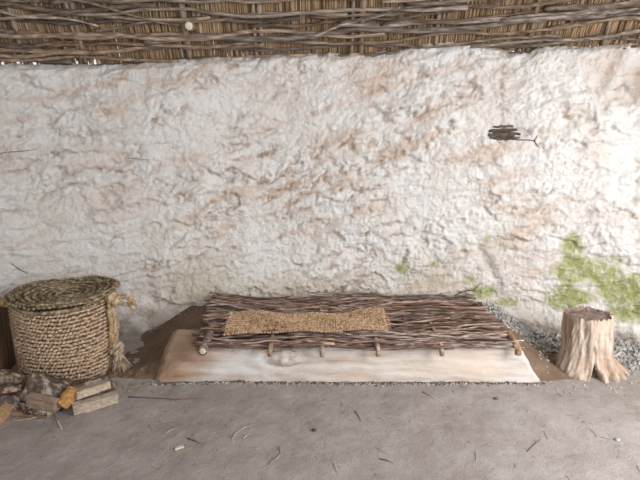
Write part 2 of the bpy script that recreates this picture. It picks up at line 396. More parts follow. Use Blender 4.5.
    mb.tube([q+Vector((0,-.05,-.01)),q,q+Vector((0,.10,.03))],[.024,.026,.026],12); s=mb.obj('stub',M['roofrod'],root)
    mb=MB(); c=q+Vector((0,-.052,-.0105)); mb.ell(c,(0,1,.2),(1,0,0),.004,.022,.022,12,6); e=mb.obj('cut_end',M['cut'],None)
    for vv in e.data.vertices: vv.co-=Vector(root.location)
    e.parent=s
build_roof()
# ------------------------------------------------------------------ earth bank behind the beam
def bank_h(x,y):
    hx=ss(-1.07,-.70,x+.25*(y-2.6))*(1-ss(1.0,1.32,x-.1*(y-2.6))); hy=ss(2.20,2.33,y)
    return .165*hx*hy+.012*fbm(x*5,y*5,401,3)*hy+.004*fbm(x*22,y*22,402,2)
def build_bank():
    xs=np.linspace(-1.16,1.42,300); ys=np.linspace(2.21,3.05,110); X,Y=np.meshgrid(xs,ys,indexing='ij')
    Z=bank_h(X,Y)+floor_h(X,Y)
    edge=np.minimum(np.minimum(ss(-1.16,-1.08,X),1-ss(1.34,1.42,X)),ss(2.21,2.25,Y)); Z=Z*edge-.03*(1-edge)+.002
    return mk('earth_bank',np.stack([X,Y,Z],2).reshape(-1,3),grid_faces(len(xs),len(ys)),M['bank'],origin=(0,2.6,0))
tag(build_bank(),'low brown clay bank between the timber beam and the foot of the wall','earth bank')
# ------------------------------------------------------------------ the hewn beam
def build_beam():
    import bmesh
    P=[(-.825,2.205,-.01),(1.105,2.205,-.01),(1.0,2.245,.165),(-.63,2.245,.160),(-.775,2.315,.165),(-.87,2.34,-.01),(-.86,2.52,-.01),(-.80,2.50,.165),(1.02,2.50,.165),(1.12,2.52,-.01)]
    bm=bmesh.new(); vs=[bm.verts.new(p) for p in P]; bmesh.ops.convex_hull(bm,input=vs)
    bmesh.ops.bevel(bm,geom=[e for e in bm.edges if e.calc_face_angle(0)>.25],offset=.010,segments=2,affect='EDGES')
    for _ in range(7):
        long=[e for e in bm.edges if e.calc_length()>.022]
        if not long: break
        bmesh.ops.subdivide_edges(bm,edges=long,cuts=1,use_grid_fill=True); bmesh.ops.triangulate(bm,faces=[f for f in bm.faces if len(f.verts)>4])
    bm.normal_update(); co=np.array([v.co[:] for v in bm.verts]); no=np.array([v.normal[:] for v in bm.verts])
    d=.008*fbm(co[:,0]*3,co[:,2]*9+co[:,1]*4,501,3)+.003*fbm(co[:,0]*12,co[:,2]*30+co[:,1]*20,503,3)
    # a dried lump of lime on the face, and a shallow scar round it
    lx=(285-320)/480*2.4; e=((co[:,0]-lx)/.085)**2+((co[:,2]-.115)/.035)**2
    d=d+.018*np.exp(-e*e)*(1+1.0*fbm(co[:,0]*40,co[:,2]*40,511,2))-.009*np.exp(-(e-1.6)**2*2)
    co=co+no*d[:,None]
    bare=np.clip((1-ss(-.80,-.52,co[:,0]-1.1*(co[:,2])))*.9+.35*ss(.0,.5,fbm(co[:,0]*2,co[:,2]*14,505,3))*(1-ss(.0,.10,co[:,2])),0,1)
    bm.verts.index_update(); f=[tuple(v.index for v in q.verts) for q in bm.faces]; bm.free()
    return mk('timber_beam',co,f,M['beam'],origin=(.14,2.36,0),attrs={'bare':bare})
tag(build_beam(),'long pale hewn timber beam with slanted ends carrying the woven rod mat','beam')
# ------------------------------------------------------------------ wattle bed
SX=[(px-320)/480*2.36 for px in (205,271,322,377,440,516)]
def mat_z(x,y):
    x=np.asarray(x,float);y=np.asarray(y,float)
    return .196+.050*ss(2.22,2.75,y)+.014*fbm(x*2.1,y*3,601,2)+.008*np.sin(x*5+y*9)
def build_bed():
    root=empty('wattle_mat',(.15,2.5,.17),'mat of dark brown woven willow rods lying on the pale beam and clay bank','woven mat')
    for k,x in enumerate(SX):
        rad=[.024,.012,.0125,.012,.012,.016][k]; mb=MB(); yf=[2.165,2.172,2.17,2.175,2.18,2.19][k]
        bend=RN.uniform(-.02,.02)
        ye={0:2.5,5:2.30}.get(k,2.82)
        pts=[Vector((x+bend*q,yf+(ye-yf)*q,(.190 if k else .184)+(.03*q if k in (0,5) else .045*q))) for q in np.linspace(0,1,9)]
        if k: pts=[Vector((x,yf-.004,.158)),Vector((x,yf-.003,.180))]+pts[1:]; pts[2:2]=[Vector((x,yf+.02,.196))]
        mb.tube(pts,[rad*(1.0-.15*q) for q in np.linspace(0,1,len(pts))],10); s=mb.obj('stake',M['hrod'] if k==0 else M['hstake'],root)
        mb=MB(); mb.ell(pts[0]+Vector((0,-.001,0)),(0,1,0) if k==0 else (0,.3,1),(1,0,0),.006,rad*.72,rad*.72,10,6)
        e=mb.obj('cut_end',M['cut'],None)
        for vv in e.data.vertices: vv.co-=Vector(root.location)
        e.parent=s; e['label']='pale round sawn end'
    def rodx(y,xa,xb,ph,rad,lift=0,amp=.010,name='rod',m='hrod',dy=0):
        n=34; sd=RN.randint(1000); pts=[];rr=[]
        for k in range(n):
            q=k/(n-1); x=xa+(xb-xa)*q; idx=np.interp(x,SX,range(6)); wv=math.cos(PI*idx+ph)
            yy=y+dy*q+.018*float(fbm(np.array([x*4.]),np.array([sd*.31]),9,3)[0])
            env=1
            zz=float(mat_z(x,yy))+lift+amp*wv+.005*float(pn(np.array([x*14.]),np.array([sd*.7]),6)[0])
            pts.append((x,yy,zz)); rr.append(rad*(1.1-.4*q)*(1+.16*float(pn(np.array([x*45.]),np.array([sd*.1]),8)[0])))
        if RN.rand()<.5: rr=rr[::-1]
        mb=MB(); mb.tube(pts,rr,7); return mb.obj(name,M[m],root)
    y=2.192; row=0
    while y<2.845:
        back=(y-2.19)/.65
        xl=-.60-.045*back+RN.uniform(-.035,.03); xr=1.005-.065*back+RN.uniform(-.05,.012)
        if row==0: xl=-.585; xr=.80
        split=RN.uniform(xl+.35,xr-.35); ov=RN.uniform(.05,.18); sl=RN.uniform(-.025,.025)
        rodx(y,xl,split+ov,PI*(row%2),RN.uniform(.0045,.0085),RN.uniform(-.004,.010),amp=RN.uniform(.008,.016),dy=sl)
        rodx(y+.003,split-ov,xr,PI*(row%2),RN.uniform(.0045,.0085),RN.uniform(-.004,.010),amp=RN.uniform(.008,.016),dy=-sl)
        y+=.0152; row+=1
    # loose rods crossing over the top, and one reddish rod sagging in front
    for (ya,xa,xb,dy,l) in ((2.22,-.24,.07,-.035,.012),(2.25,.02,.36,.05,.016),(2.30,.2,.9,-.05,.020),(2.38,.38,.97,.04,.020),(2.48,.45,.95,-.05,.02),(2.62,.1,.9,.05,.018),(2.70,-.62,.0,-.04,.016),(2.78,-.2,.6,.04,.018),(2.60,-.63,-.25,.03,.018),(2.36,-.62,-.3,-.02,.016),(2.215,.3,.86,.0,.01)):
        rodx(ya,xa,xb,0,RN.uniform(.005,.008),l,.004,dy=dy)
    return root
build_bed()
# rush runner on the mat
def build_runner():
    mb=MB(); rows=11; x0=-.485; x1=.355
    for j in range(rows):
        for side in (-1,1):
            n=62
            for k in range(n):
                q=(k+.5*(side>0))/n; x=x0+(x1-x0)*q; wid=.215+.03*math.sin(q*3)
                yc=2.425-.035*math.cos(q*2.6)+.012*math.sin(q*9)
                y=yc+((j+.5)/rows-.5)*wid+side*.0052
                edge=abs((j+.5)/rows-.5)*2
                z=float(mat_z(x,y))+.027+.006*math.sin(q*17+j*.5)+ .006*(1-edge)
                if q<.07: z-=.0*(1-q/.07)
                mb.ell((x+RN.uniform(-.002,.002),y+RN.uniform(-.0015,.0015),z+RN.uniform(-.001,.001)),(1,side*.75,RN.uniform(-.1,.15)),(0,0,1),.0105,.0052,.0058,5,4)
    root=empty('rush_runner',(-.06,2.42,.24),'narrow straw coloured plaited rush strip laid on the dark rod mat','mat')
    mb.obj('plaiting',M['strawmat'],root)
    fr=MB()
    for k in range(30):
        y=2.32+.165*k/29; a=RN.uniform(-.5,.5); L=RN.uniform(.015,.05); p=Vector((x0+.012,y,float(mat_z(x0,y))+.028)); 
        fr.tube([p,p+Vector((-L*.5,a*L*.4,RN.uniform(-.002,.006))),p+Vector((-L,a*L,RN.uniform(-.016,.004)))],[.0032,.0028,.001],5)
    fr.obj('frayed_end',M['strawmat'],root); fr=MB()
    for k in range(14):
        y=2.36+.16*k/13; L=RN.uniform(.012,.045); a=RN.uniform(-.5,.5); p=Vector((x1-.01,y+.03,float(mat_z(x1,y))+.028))
        fr.tube([p,p+Vector((L*.5,a*L*.4,.003)),p+Vector((L,a*L,-.006))],[.0032,.0028,.001],5)
    fr.obj('frayed_end',M['strawmat'],root)
build_runner()
# ------------------------------------------------------------------ basket
def build_basket():
    C=Vector((-1.322,2.385,0)); H=.392; root=empty('straw_basket',C,'tall round coiled straw rope basket with a flat lid at far left','basket')
    def rad(z): return .224+.010*math.sin(z/H*PI)+.004*math.sin(z*40)
    mb=MB(); rows=21; pitch=H/rows
    for j in range(rows):
        z=(j+.5)*pitch; n=84; off=RN.rand()*.5+(j%2)*.5
        for k in range(n):
            a=2*PI*(k+off)/n; r=rad(z)+.0035*float(pn(np.array([a*2.2]),np.array([z*9]),14)[0])+RN.uniform(-.002,.002)
            zz=z+.006*math.sin(a*3+z*6)+RN.uniform(-.003,.003)
            t=Vector((-math.sin(a),math.cos(a),0)); nrm=Vector((math.cos(a),math.sin(a),0))
            mb.ell(C+nrm*r+Vector((0,0,zz)),t+Vector((0,0,.35+RN.uniform(-.5,.5)))+nrm*RN.uniform(-.25,.35),nrm,.0122,.0105,.0080,6,5)
    mb.obj('body',M['basket'],root)
    # inner shell, coloured dark as the shade between the coils; no light passes
    s=MB(); s.tube([C+Vector((0,0,z)) for z in np.linspace(.004,H-.01,6)],[rad(z)-.006 for z in np.linspace(.004,H-.01,6)],48); s.obj('lining',M['twig'],root)
    # lid: flat spiral of plaits, a little sunken and buckled
    mb=MB(); R0=.243
    def lz(r,a): return H+.010+.008*math.sin(a*2+.6)*(r/R0)**2+.003*math.sin(a*5+1)*(r/R0)+.012*math.exp(-((r-.215)/.05)**2)-.012*math.exp(-(r/.12)**2)
    j=0; r=R0
    while r>.012:
        n=max(6,int(2*PI*r/.021)); 
        for sd in (-1,0,1):
            for k in range(n):
                a=2*PI*(k+.5*(sd>0))/n; rr=r+sd*.0098+RN.uniform(-.002,.002)+.006*math.sin(a*3+1)*(r/R0)
                t=Vector((-math.sin(a),math.cos(a),0)); nrm=Vector((math.cos(a),math.sin(a),0))
                up=.5*RN.uniform(0,.5)
                mb.ell(C+nrm*rr+Vector((0,0,lz(r,a)+(.009 if sd==0 else -.003)+(.010 if j==0 else 0)+RN.uniform(-.0025,.0025))),t+nrm*(sd*.6+.2),(0,0,1),.0175,.0075,.0085,6,5)
        r-=.034; j+=1
    # under-rim so the lid reads as a thick disc
    for k in range(104):
        a=2*PI*k/104; t=Vector((-math.sin(a),math.cos(a),0)); nrm=Vector((math.cos(a),math.sin(a),0))
        mb.ell(C+nrm*(.238+.004*math.sin(a*3+1))+Vector((0,0,lz(.27,a)-.017)),t+Vector((0,0,-.5)),nrm,.014,.009,.009,6,5)
    n=48; base=[C+Vector((math.cos(2*PI*k/n)*.23,math.sin(2*PI*k/n)*.23,lz(.23,2*PI*k/n)-.008)) for k in range(n)]
    mb.add([tuple(p) for p in base]+[tuple(C+Vector((0,0,H-.010)))],[(k,(k+1)%n,n) for k in range(n)])
    lid=mb.obj('lid',M['lid'],root); lid['label']='dark weathered spiral plaited lid with greenish straw'
    # rope helper : twisted two-strand rope along points
    def rope(name,pts,rad,turns,parent,m='rope',strands=2):
        mb=MB(); pts=[Vector(p) for p in pts]; L=len(pts); fine=[]
        for i in range(L-1):
            for q in np.linspace(0,1,8,endpoint=False): 
                p0=pts[max(i-1,0)];p1=pts[i];p2=pts[i+1];p3=pts[min(i+2,L-1)]
                fine.append(.5*((2*p1)+(p2-p0)*q+(2*p0-5*p1+4*p2-p3)*q*q+(3*p1-p0-3*p2+p3)*q**3))
        fine.append(pts[-1]); nF=len(fine); up=Vector((.3,-.9,.2))
        for sx in range(strands):
            out=[]
            for i,p in enumerate(fine):
                t=(fine[min(i+1,nF-1)]-fine[max(i-1,0)]).normalized(); a=t.cross(up).normalized(); b=a.cross(t)
                ph=2*PI*turns*i/nF+2*PI*sx/strands; out.append(p+a*rad*.55*math.cos(ph)+b*rad*.55*math.sin(ph))
            mb.tube(out,rad*.62,6)
        return mb.obj(name,M[m],parent)
    # right carrying strap: two cords from the lid edge down to a tufted knot
    ang=math.radians(-9); d=Vector((math.cos(ang),math.sin(ang),0)); sd=Vector((-d.y,d.x,0))
    for o in (-.017,.017):
        rope('strap',[C+d*.252+sd*o+Vector((0,0,H+.01)),C+d*.258+sd*o*.9+Vector((0,0,.30)),C+d*.256+sd*o+Vector((0,0,.20)),C+d*.258+sd*o+Vector((0,0,.10))],.0155,11,root)
    ang2=math.radians(194); d2=Vector((math.cos(ang2),math.sin(ang2),0)); s2=Vector((-d2.y,d2.x,0))
    rope('strap',[C+d2*.252+Vector((0,0,H)),C+d2*.256+Vector((0,0,.26)),C+d2*.254+Vector((0,0,.12)),C+d2*.25+Vector((0,0,.04))],.013,13,root)
    # knots and straw tufts
    def knot(c,r,parent,name='knot'):
        mb=MB()
        for k in range(5):
            ax=Euler((RN.uniform(0,3),RN.uniform(0,3),RN.uniform(0,3))).to_matrix(); pts=[]
            for q in np.linspace(0,2*PI,15): pts.append(c+ax@Vector((math.cos(q)*r,math.sin(q)*r*.8,.3*r*math.sin(2*q))))
            mb.tube(pts,r*.33,6,False)
        mb.ell(c,(0,0,1),(1,0,0),r*.95,r*.8,r*.8,8,6)
        return mb.obj(name,M['rope'],parent)
    def tuft(c,dr,L,w,n,parent,name='straw_tuft'):
        mb=MB()
        for k in range(n):
            v=Vector(dr).normalized()+Vector((RN.uniform(-w,w),RN.uniform(-w,w),RN.uniform(-w,w))); l=L*RN.uniform(.6,1); b=Vector((RN.uniform(-.01,.01),RN.uniform(-.01,.01),RN.uniform(-.008,.008)))
            s_=c+b; e=s_+v*l; e.z=max(e.z,.008); m_=s_+v*l*.5+Vector((0,-.006,.006)); m_.z=max(m_.z,.01)
            mb.tube([s_,m_,e],[.0034,.003,.0012],4)
        return mb.obj(name,M['rope'],parent)
    k1=C+d*.270+Vector((0,0,H-.005)); knot(k1,.030,root)
    rope('loop',[k1,k1+Vector((.03,0,.012)),k1+Vector((.075,.01,.008)),k1+Vector((.098,.015,-.03))],.013,4,root)
    rope('loop',[k1+Vector((.01,0,-.01)),k1+Vector((.04,0,-.02)),k1+Vector((.085,.01,-.035)),k1+Vector((.100,.012,-.05))],.012,4,root)
    tuft(k1+Vector((.08,.01,-.01)),(1,0,-.9),.04,.35,20,root)
    k2=C+d*.262+Vector((.01,-.01,.125)); knot(k2,.032,root); tuft(k2+Vector((.005,0,-.012)),(.12,-.15,-1),.135,.34,170,root)
    k3=C+d2*.262+Vector((-.005,0,H-.01)); knot(k3,.024,root)
    rope('handle',[k3,k3+Vector((-.05,-.01,.02)),k3+Vector((-.11,-.02,.018)),k3+Vector((-.18,-.03,-.03))],.016,6,root)
    rope('handle',[k3+Vector((0,0,-.02)),k3+Vector((-.05,-.01,-.005)),k3+Vector((-.11,-.02,-.01)),k3+Vector((-.17,-.03,-.05))],.013,6,root)
build_basket()
# ------------------------------------------------------------------ stump
def build_stump():
    C=Vector((1.385,2.345,0)); H=.315; root=empty('tree_stump',C,'pale weathered tree stump stool with flared roots and dark hollow top','stump')
    nt_,nz=150,60; th=np.linspace(0,2*PI,nt_,endpoint=False); w=np.linspace(0,1,nz); T,W=np.meshgrid(th,w,indexing='ij')
    cx,cy=np.cos(T),np.sin(T)
    r=.110+.012*(1-W)+.075*(1-ss(0,.42,W))**1.6*(.35+.65*np.clip(np.cos(T-math.radians(-12)),0,1)**2)
    flute=.5+.5*np.cos(T*6+.9+1.5*np.sin(T*2)+.8*W)
    r=r+(.013*flute-.0065)*(1-ss(.0,.75,W))+.003*np.cos(T*17+W*2)+.008*fbm(cx*2.2+4,cy*2.2+W*1.2,701,3)+.005*fbm(cx*9+W,cy*9+W*5,703,4,.6)+.003*fbm(cx*6,cy*6+W*7,705,3)*(1-ss(.2,.7,W))
    def notch(ang,wid,top,depth):
        a=(T-math.radians(ang)+PI)%(2*PI)-PI; wv=wid*(1-W/top); return depth*(1-ss(.6,1.15,np.abs(a)/np.maximum(wv,1e-4)))*(W<top)
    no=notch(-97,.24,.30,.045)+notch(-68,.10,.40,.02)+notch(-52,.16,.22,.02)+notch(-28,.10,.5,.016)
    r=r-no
    jag=.010*pn(cx*4+1,cy*4,711)+.007*pn(cx*13+1,cy*13,713)
    Z=(H+jag)*W; LX=-.018*(W-.5)
    V=np.stack([C.x+LX+r*cx,C.y+r*cy*.95,Z-.004],2)
    nzv=nz; f=[]
    for i in range(nt_):
        i2=(i+1)%nt_
        for j in range(nz-1): f.append((i*nz+j,i2*nz+j,i2*nz+j+1,i*nz+j+1))
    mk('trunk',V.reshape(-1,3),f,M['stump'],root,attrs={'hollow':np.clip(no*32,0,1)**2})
    # top: sunken rough end grain, reaching the rim
    rt=r[:,-1]; rings=14; V=[];f=[]
    for j in range(rings):
        q=1-j/(rings-1)*.98
        for i in range(nt_):
            x=C.x-.009+rt[i]*q*math.cos(th[i]); y=C.y+.95*rt[i]*q*math.sin(th[i])
            z=H+jag[i,-1]*max(0,(q-.6)/.4)-.004-(.014 if q<.9 else .014*(1-q)/.1)+ (.004*float(pn(np.array([x*60]),np.array([y*60]),15)[0]) if j else 0)
            V.append((x,y,z))
    for j in range(rings-1):
        for i in range(nt_): i2=(i+1)%nt_; f.append((j*nt_+i,j*nt_+i2,(j+1)*nt_+i2,(j+1)*nt_+i))
    f.append(tuple((rings-1)*nt_+i for i in range(nt_)))
    o=mk('cut_top',V,f,M['stumptop'],root); o['label']='dark reddish brown rotten top'
build_stump()
# ------------------------------------------------------------------ firewood
def log_piece(name,a,b,w,h,kind,face,bark,label,roll=0,endm=None):
    """split log from a to b (centres of the ends); section: wedge, half, slab, block"""
    a=Vector(a);b=Vector(b); root=empty(name,(a+b)/2-Vector((0,0,h/2)),label,'firewood','split firewood heaped before the basket')
    t=(b-a).normalized(); s=t.cross(Vector((0,0,1))).normalized(); u=s.cross(t)
    R=Matrix.Rotation(roll,3,t); s=R@s; u=R@u
    if kind=='half': sec=[(math.cos(q)*w/2,math.sin(q)*h-h/2) for q in np.linspace(0,PI,13)]; nb=12
    elif kind=='wedge': sec=[(math.cos(q)*w/2,math.sin(q)*h*.45+h*.05) for q in np.linspace(0,PI,9)]+[(0,-h/2)]; nb=8
    elif kind=='slab': sec=[(-w/2,-h/2),(w/2,-h/2),(w/2,h/2),(-w/2,h/2*.8)]; nb=0
    else: sec=[(w/2,-h/2),(w/2*.95,h/2*.8),(-w/2*.2,h/2),(-w/2,h/2*.7),(-w/2,-h/2)]; nb=0
    n=10; m=len(sec)
    def ring(q,sc=1,rough=.002,sub=None):
        c=a+(b-a)*q; out=[]
        for k,(x,y) in enumerate(sub or sec):
            j=1+.05*math.sin(q*5+k*1.3); out.append(c+s*(x*sc*j)+u*(y*sc*j)+s*RN.uniform(-rough,rough)+u*RN.uniform(-rough,rough)+t*(RN.uniform(-.004,.004) if q in (0,1) else 0))
        return out
    V=[];f=[]
    for i in range(n): V+=ring(i/(n-1),.985 if nb else 1,.0006 if nb else .0012)
    for i in range(n-1):
        for k in range(m): k2=(k+1)%m; f.append((i*m+k,i*m+k2,(i+1)*m+k2,(i+1)*m+k))
    f.append(tuple(range(m))[::-1]); f.append(tuple((n-1)*m+k for k in range(m)))
    mk('wood',[tuple(p) for p in V],f,M[face],root,False)
    if nb and bark:
        V=[];f=[]; sub=sec[:nb+1]; k_=len(sub); n=26
        for i in range(n):
            q=.012+.976*i/(n-1); 
            outer=ring(q,1.06+.03*math.sin(i*2.1),.0022,sub); inner=ring(q,.99,.0,sub); V+=outer+inner[::-1]
        mm=2*k_
        for i in range(n-1):
            for k in range(mm): k2=(k+1)%mm; f.append((i*mm+k,i*mm+k2,(i+1)*mm+k2,(i+1)*mm+k))
        f.append(tuple(range(mm))[::-1]); f.append(tuple((n-1)*mm+k for k in range(mm)))
        o=mk('bark',[tuple(p) for p in V],f,M['bark'],root,True)
    return root
log_piece('split_log',g(72,408,.026),g(117,396,.026),.055,.048,'block','split_pale',0,'pale squared split log nearest the front right of the wood heap')
log_piece('split_log',g(74,400,.035),g(113,386,.035),.06,.065,'half','split_brown',1,'split log with silvery dark bark just behind the front pale log')
log_piece('split_log',g(74,394,.085),g(108,383,.085),.055,.035,'slab','split_pale',0,'smooth pale slab lying on top of the silvery barked log')
log_piece('split_log',g(72,386,.10),g(106,377,.10),.05,.022,'slab','bark',0,'thin grey weathered slab leaning behind the smooth pale slab')
log_piece('split_log',gy(28,382,1.955),gy(71,393,2.0),.125,.10,'half','split_brown',1,'thick half log with rough birch bark on top of the heap',.35)
log_piece('split_log',gy(61,405,1.90),gy(75,389,1.95),.045,.045,'block','split_orange',0,'short bright orange split log tilted at the middle of the heap',.4)
log_piece('split_log',gy(30,398,1.91),gy(57,405,1.89),.045,.055,'block','split_brown',0,'smooth brown split log under the rough birch half log')
log_piece('split_log',g(3,405,.04),g(30,395,.055),.075,.07,'half','split_brown',1,'rounded brown log with grey bark at left of the heap')
log_piece('split_log',g(-14,424,.03),g(8,407,.03),.055,.05,'block','split_orange',0,'orange ended split log at the extreme left edge',.2)
log_piece('split_log',g(9,411,.012),g(50,413,.014),.045,.02,'slab','split_brown',0,'thin dark slat lying flat at the front of the heap')
log_piece('split_log',g(26,409,.03),g(50,411,.035),.03,.03,'half','split_pale',1,'small stick with peeling bark lying on the thin slat')
log_piece('split_log',g(-10,392,.10),g(24,388,.10),.06,.04,'wedge','split_brown',1,'dark wedge shaped log behind the rounded log at far left')
log_piece('split_log',gy(-22,372,2.02),gy(22,383,2.06),.09,.08,'half','split_brown',1,'dark bark covered log resting against the brown board at the far left',.3)
# brown board at the left edge
def build_panel():
    a=Vector((-1.66,2.50,0)); b=Vector((-1.56,2.10,0)); t=(b-a).normalized(); s=Vector((-t.y,t.x,0)); V=[]
    root=empty('wooden_board',(-1.62,2.30,0),'plain brown upright board standing left of the basket at the picture edge','board')
    import bmesh
    mb=MB(); w=.016; n=12
    V=[];f=[]
    for i in range(n):
        q=i/(n-1); c=a+(b-a)*q; hgt=.375-.03*q+.003*math.sin(i)
        for (o,z) in ((-w,.0),(w,.0),(w,hgt-.006),(w*.6,hgt),(-w*.6,hgt),(-w,hgt-.006)): V.append(tuple(c+s*(o-.02)+Vector((0,0,z))))
    for i in range(n-1):
        for k in range(6): k2=(k+1)%6; f.append((i*6+k,i*6+k2,(i+1)*6+k2,(i+1)*6+k))
    f.append(tuple(range(6))[::-1]); f.append(tuple((n-1)*6+k for k in range(6)))
    mk('plank',V,f,M['panel'],root,False)
    mb=MB(); c=b-t*.05-s*.045; mb.tube([c,c+Vector((0,0,.33))],.018,8); mb.obj('post',M['panel'],root)
build_panel()
# ------------------------------------------------------------------ twigs in the wall pocket
def wall_twigs():
    c=wall_pt(507,133); root=empty('exposed_wattle',c,'dark broken wattle sticks showing through a hole in the white wall','sticks')
    for (xa,ya,xb,yb,r) in ((493,127,513,126,.007),(489,131,516,130,.011),(488,135,514,135,.0135),(489,139,513,139,.0125),(494,133,520,134,.009),(497,137,519,138,.008),(492,142,508,142,.006)):
        mb=MB(); n=9; P=[wp(xa+(xb-xa)*q,ya+(yb-ya)*q) for q in np.linspace(0,1,n)]; pts=[]
        for k,(th,z,_) in enumerate(P):
            rr=RW-.004-float(wall_height(np.array([c_ if False else th*RW]),np.array([z]))[0][0])*.6
            pts.append(Vector((rr*math.sin(th),RC+rr*math.cos(th),z+.002*math.sin(k*2+ya))))
        mb.tube(pts,[r*(.5+.5*math.sin(PI*(.15+.7*k/(n-1)))) for k in range(n)],7); mb.obj('stick',M['twig'],root)
    mb=MB(); mb.tube([wall_pt(512,139,.001),wall_pt(520,140,.003),wall_pt(527,140,.003),wall_pt(534,141,.004)],[.004,.0032,.003,.003],6)
    mb.tube([wall_pt(533,141,.003),wall_pt(535,138,.004),wall_pt(537,135,.003)],[.0032,.0026,.0015],6)
    mb.tube([wall_pt(533,141,.003),wall_pt(537,146,.004),wall_pt(541,151,.003)],[.003,.0022,.0012],6)
    mb.obj('forked_twig',M['twig'],root)
wall_twigs()
def wisp(name,pts,r,m,label,cat,group=None):
    mb=MB(); c=sum((Vector(p) for p in pts),Vector())/len(pts); mb.tube(pts,[r]*(len(pts)-1)+[r*.5],6)
    return tag(mb.obj(name,M[m],None,True,tuple(c)),label,cat,group)
wisp('grass_blade',[wall_pt(-5,154,.001),wall_pt(10,152,.004),wall_pt(24,151,.004),wall_pt(37,149,.002)],.002,'twig','thin dark grass stem stuck in the wall at far left','stem')
wisp('grass_blade',[wall_pt(12,263,.001),wall_pt(20,269,.003),wall_pt(29,273,.003)],.0026,'twig','short dark stem stuck in the wall above the basket lid','stem')
wisp('wall_twig',[wall_pt(128,158,.001),wall_pt(150,160,.003)],.002,'twig','fine twig end showing in the wall, highest on the left','twig')
# roots/dead leaves trailing behind the mat
for k,(pp,lab) in enumerate(((((452,296),(463,291),(474,289),(480,283)),'bent dry twig rising behind the right end of the rod mat'),(((300,301),(318,296),(332,297),(337,286)),'thin upright twig behind the middle of the rod mat'),(((350,297),(380,294),(395,297)),'thin dry twig lying against the wall behind the rush strip'))):
    pts=[]
    for q in pp:
        p=wall_pt(q[0],q[1],.03); pts.append(p)
    wisp('dry_twig',pts,.0035,'twig',lab,'twig')
# the round wall goes on to the left and behind the viewer, plain and seen only from aside
def build_side(name,t0,t1):
    th=np.linspace(t0,t1,90); zz=np.linspace(-.03,1.62,30); S,Z=np.meshgrid(th*RW,zz,indexing='ij'); h,_=wall_height(S,Z); r=RW-h-.0; T=S/RW
    a=np.stack([r*np.sin(T),RC+r*np.cos(T),Z],2); b=np.stack([(RW+.3)*np.sin(T),RC+(RW+.3)*np.cos(T),Z],2)[:,::-1]
    V=np.concatenate([a,b],1); n=V.shape[1]; f=grid_faces(len(th),n)
    tag(mk(name,V.reshape(-1,3),f,M['wall']),None,None,None,'structure')
build_side('wall_left',-2.5,-.862)
def build_cone():
    V=[];f=[]; ths=np.linspace(-2.5,.62,120); rs=np.linspace(5.3,1.0,16)
    for t in ths:
        for sgn,seq in ((.32,rs),(.40,rs[::-1])):
            for r in seq: V.append((r*math.sin(t),RC+r*math.cos(t),1.62+5.6-r+sgn))
    n=32
    for i in range(len(ths)-1):
        for j in range(n): f.append((i*n+j,i*n+(j+1)%n,(i+1)*n+(j+1)%n,(i+1)*n+j))
    tag(mk('ceiling',V,f,M['thatchback'],None,False),None,None,None,'structure')
build_cone()
# ------------------------------------------------------------------ rubble
def crumb(mb,c,r):
    u,f=unit_sphere(6,4); j=u*(1+RN.uniform(-.28,.28,(len(u),1))); R=np.array(Euler((RN.uniform(0,6),RN.uniform(0,6),RN.uniform(0,6))).to_matrix())
    mb.add((j*np.array([1,RN.uniform(.6,1),RN.uniform(.5,.9)])*r)@R.T+np.array(c),f)
def ground(x,y):
    z=float(floor_h(x,y))
    if -1.14<x<1.40 and y>2.24: z=max(z,float(bank_h(x,y))+z)
    return z
def free(x,y):
    if (x-1.385)**2+(y-2.345)**2<.17**2: return False
    if -.9<x<1.14 and 2.19<y<2.54: return False
    if -.68<x<1.0 and 2.15<y<2.9: return False
    if (x+1.345)**2+(y-2.385)**2<.30**2: return False
    return True
mb=MB(); cnt=0
while cnt<2300:
    th=RN.uniform(.16,.44); r=5.44-abs(RN.normal(0,.15)); x=r*math.sin(th); y=RC+r*math.cos(th)
    if not free(x,y): continue
    crumb(mb,(x,y,ground(x,y)+max(0,(r-5.34))*.35+.003),RN.uniform(.004,.013)); cnt+=1
cnt=0
while cnt<220:
    th=RN.uniform(-.36,.16); r=5.44-abs(RN.normal(0,.05)); x=r*math.sin(th); y=RC+r*math.cos(th)
    if not free(x,y): continue
    crumb(mb,(x,y,ground(x,y)+.002),RN.uniform(.002,.006)); cnt+=1
o=mb.obj('daub_rubble',M['rubble'],None,False,(1.2,2.8,0)); tag(o,'fine grey and white daub crumbs heaped along the foot of the wall','rubble',None,'stuff')
mb=MB()
for k in range(520):       # grit along the beam's foot and by the basket
    x=RN.uniform(-.85,1.12); y=2.198-abs(RN.normal(0,.014)); crumb(mb,(x,y,ground(x,y)+.001),RN.uniform(.0018,.006))
for k in range(160):
    x=RN.uniform(1.1,1.75); y=RN.uniform(2.10,2.5)
    if free(x,y): crumb(mb,(x,y,ground(x,y)+.001),RN.uniform(.002,.008))
for k in range(260):
    x=RN.uniform(-1.8,1.9); y=RN.uniform(1.5,2.17); crumb(mb,(x,y,ground(x,y)),RN.uniform(.001,.0032))
tag(mb.obj('floor_grit',M['rubble'],None,False,(0,2.1,0)),'small grit strewn over the earth floor and along the beam','grit',None,'stuff')
mb=MB()
for k in range(420):
    x=RN.uniform(-.85,1.12); y=2.203-abs(RN.normal(0,.011)); crumb(mb,(x,y,ground(x,y)+.001),RN.uniform(.002,.0065)*(1 if RN.rand()<.9 else 1.6))
tag(mb.obj('soil_crumbs',M['twig'],None,False,(0,2.19,0)),'dark soil crumbs lodged along the foot of the pale beam','soil',None,'stuff')
mb=MB()
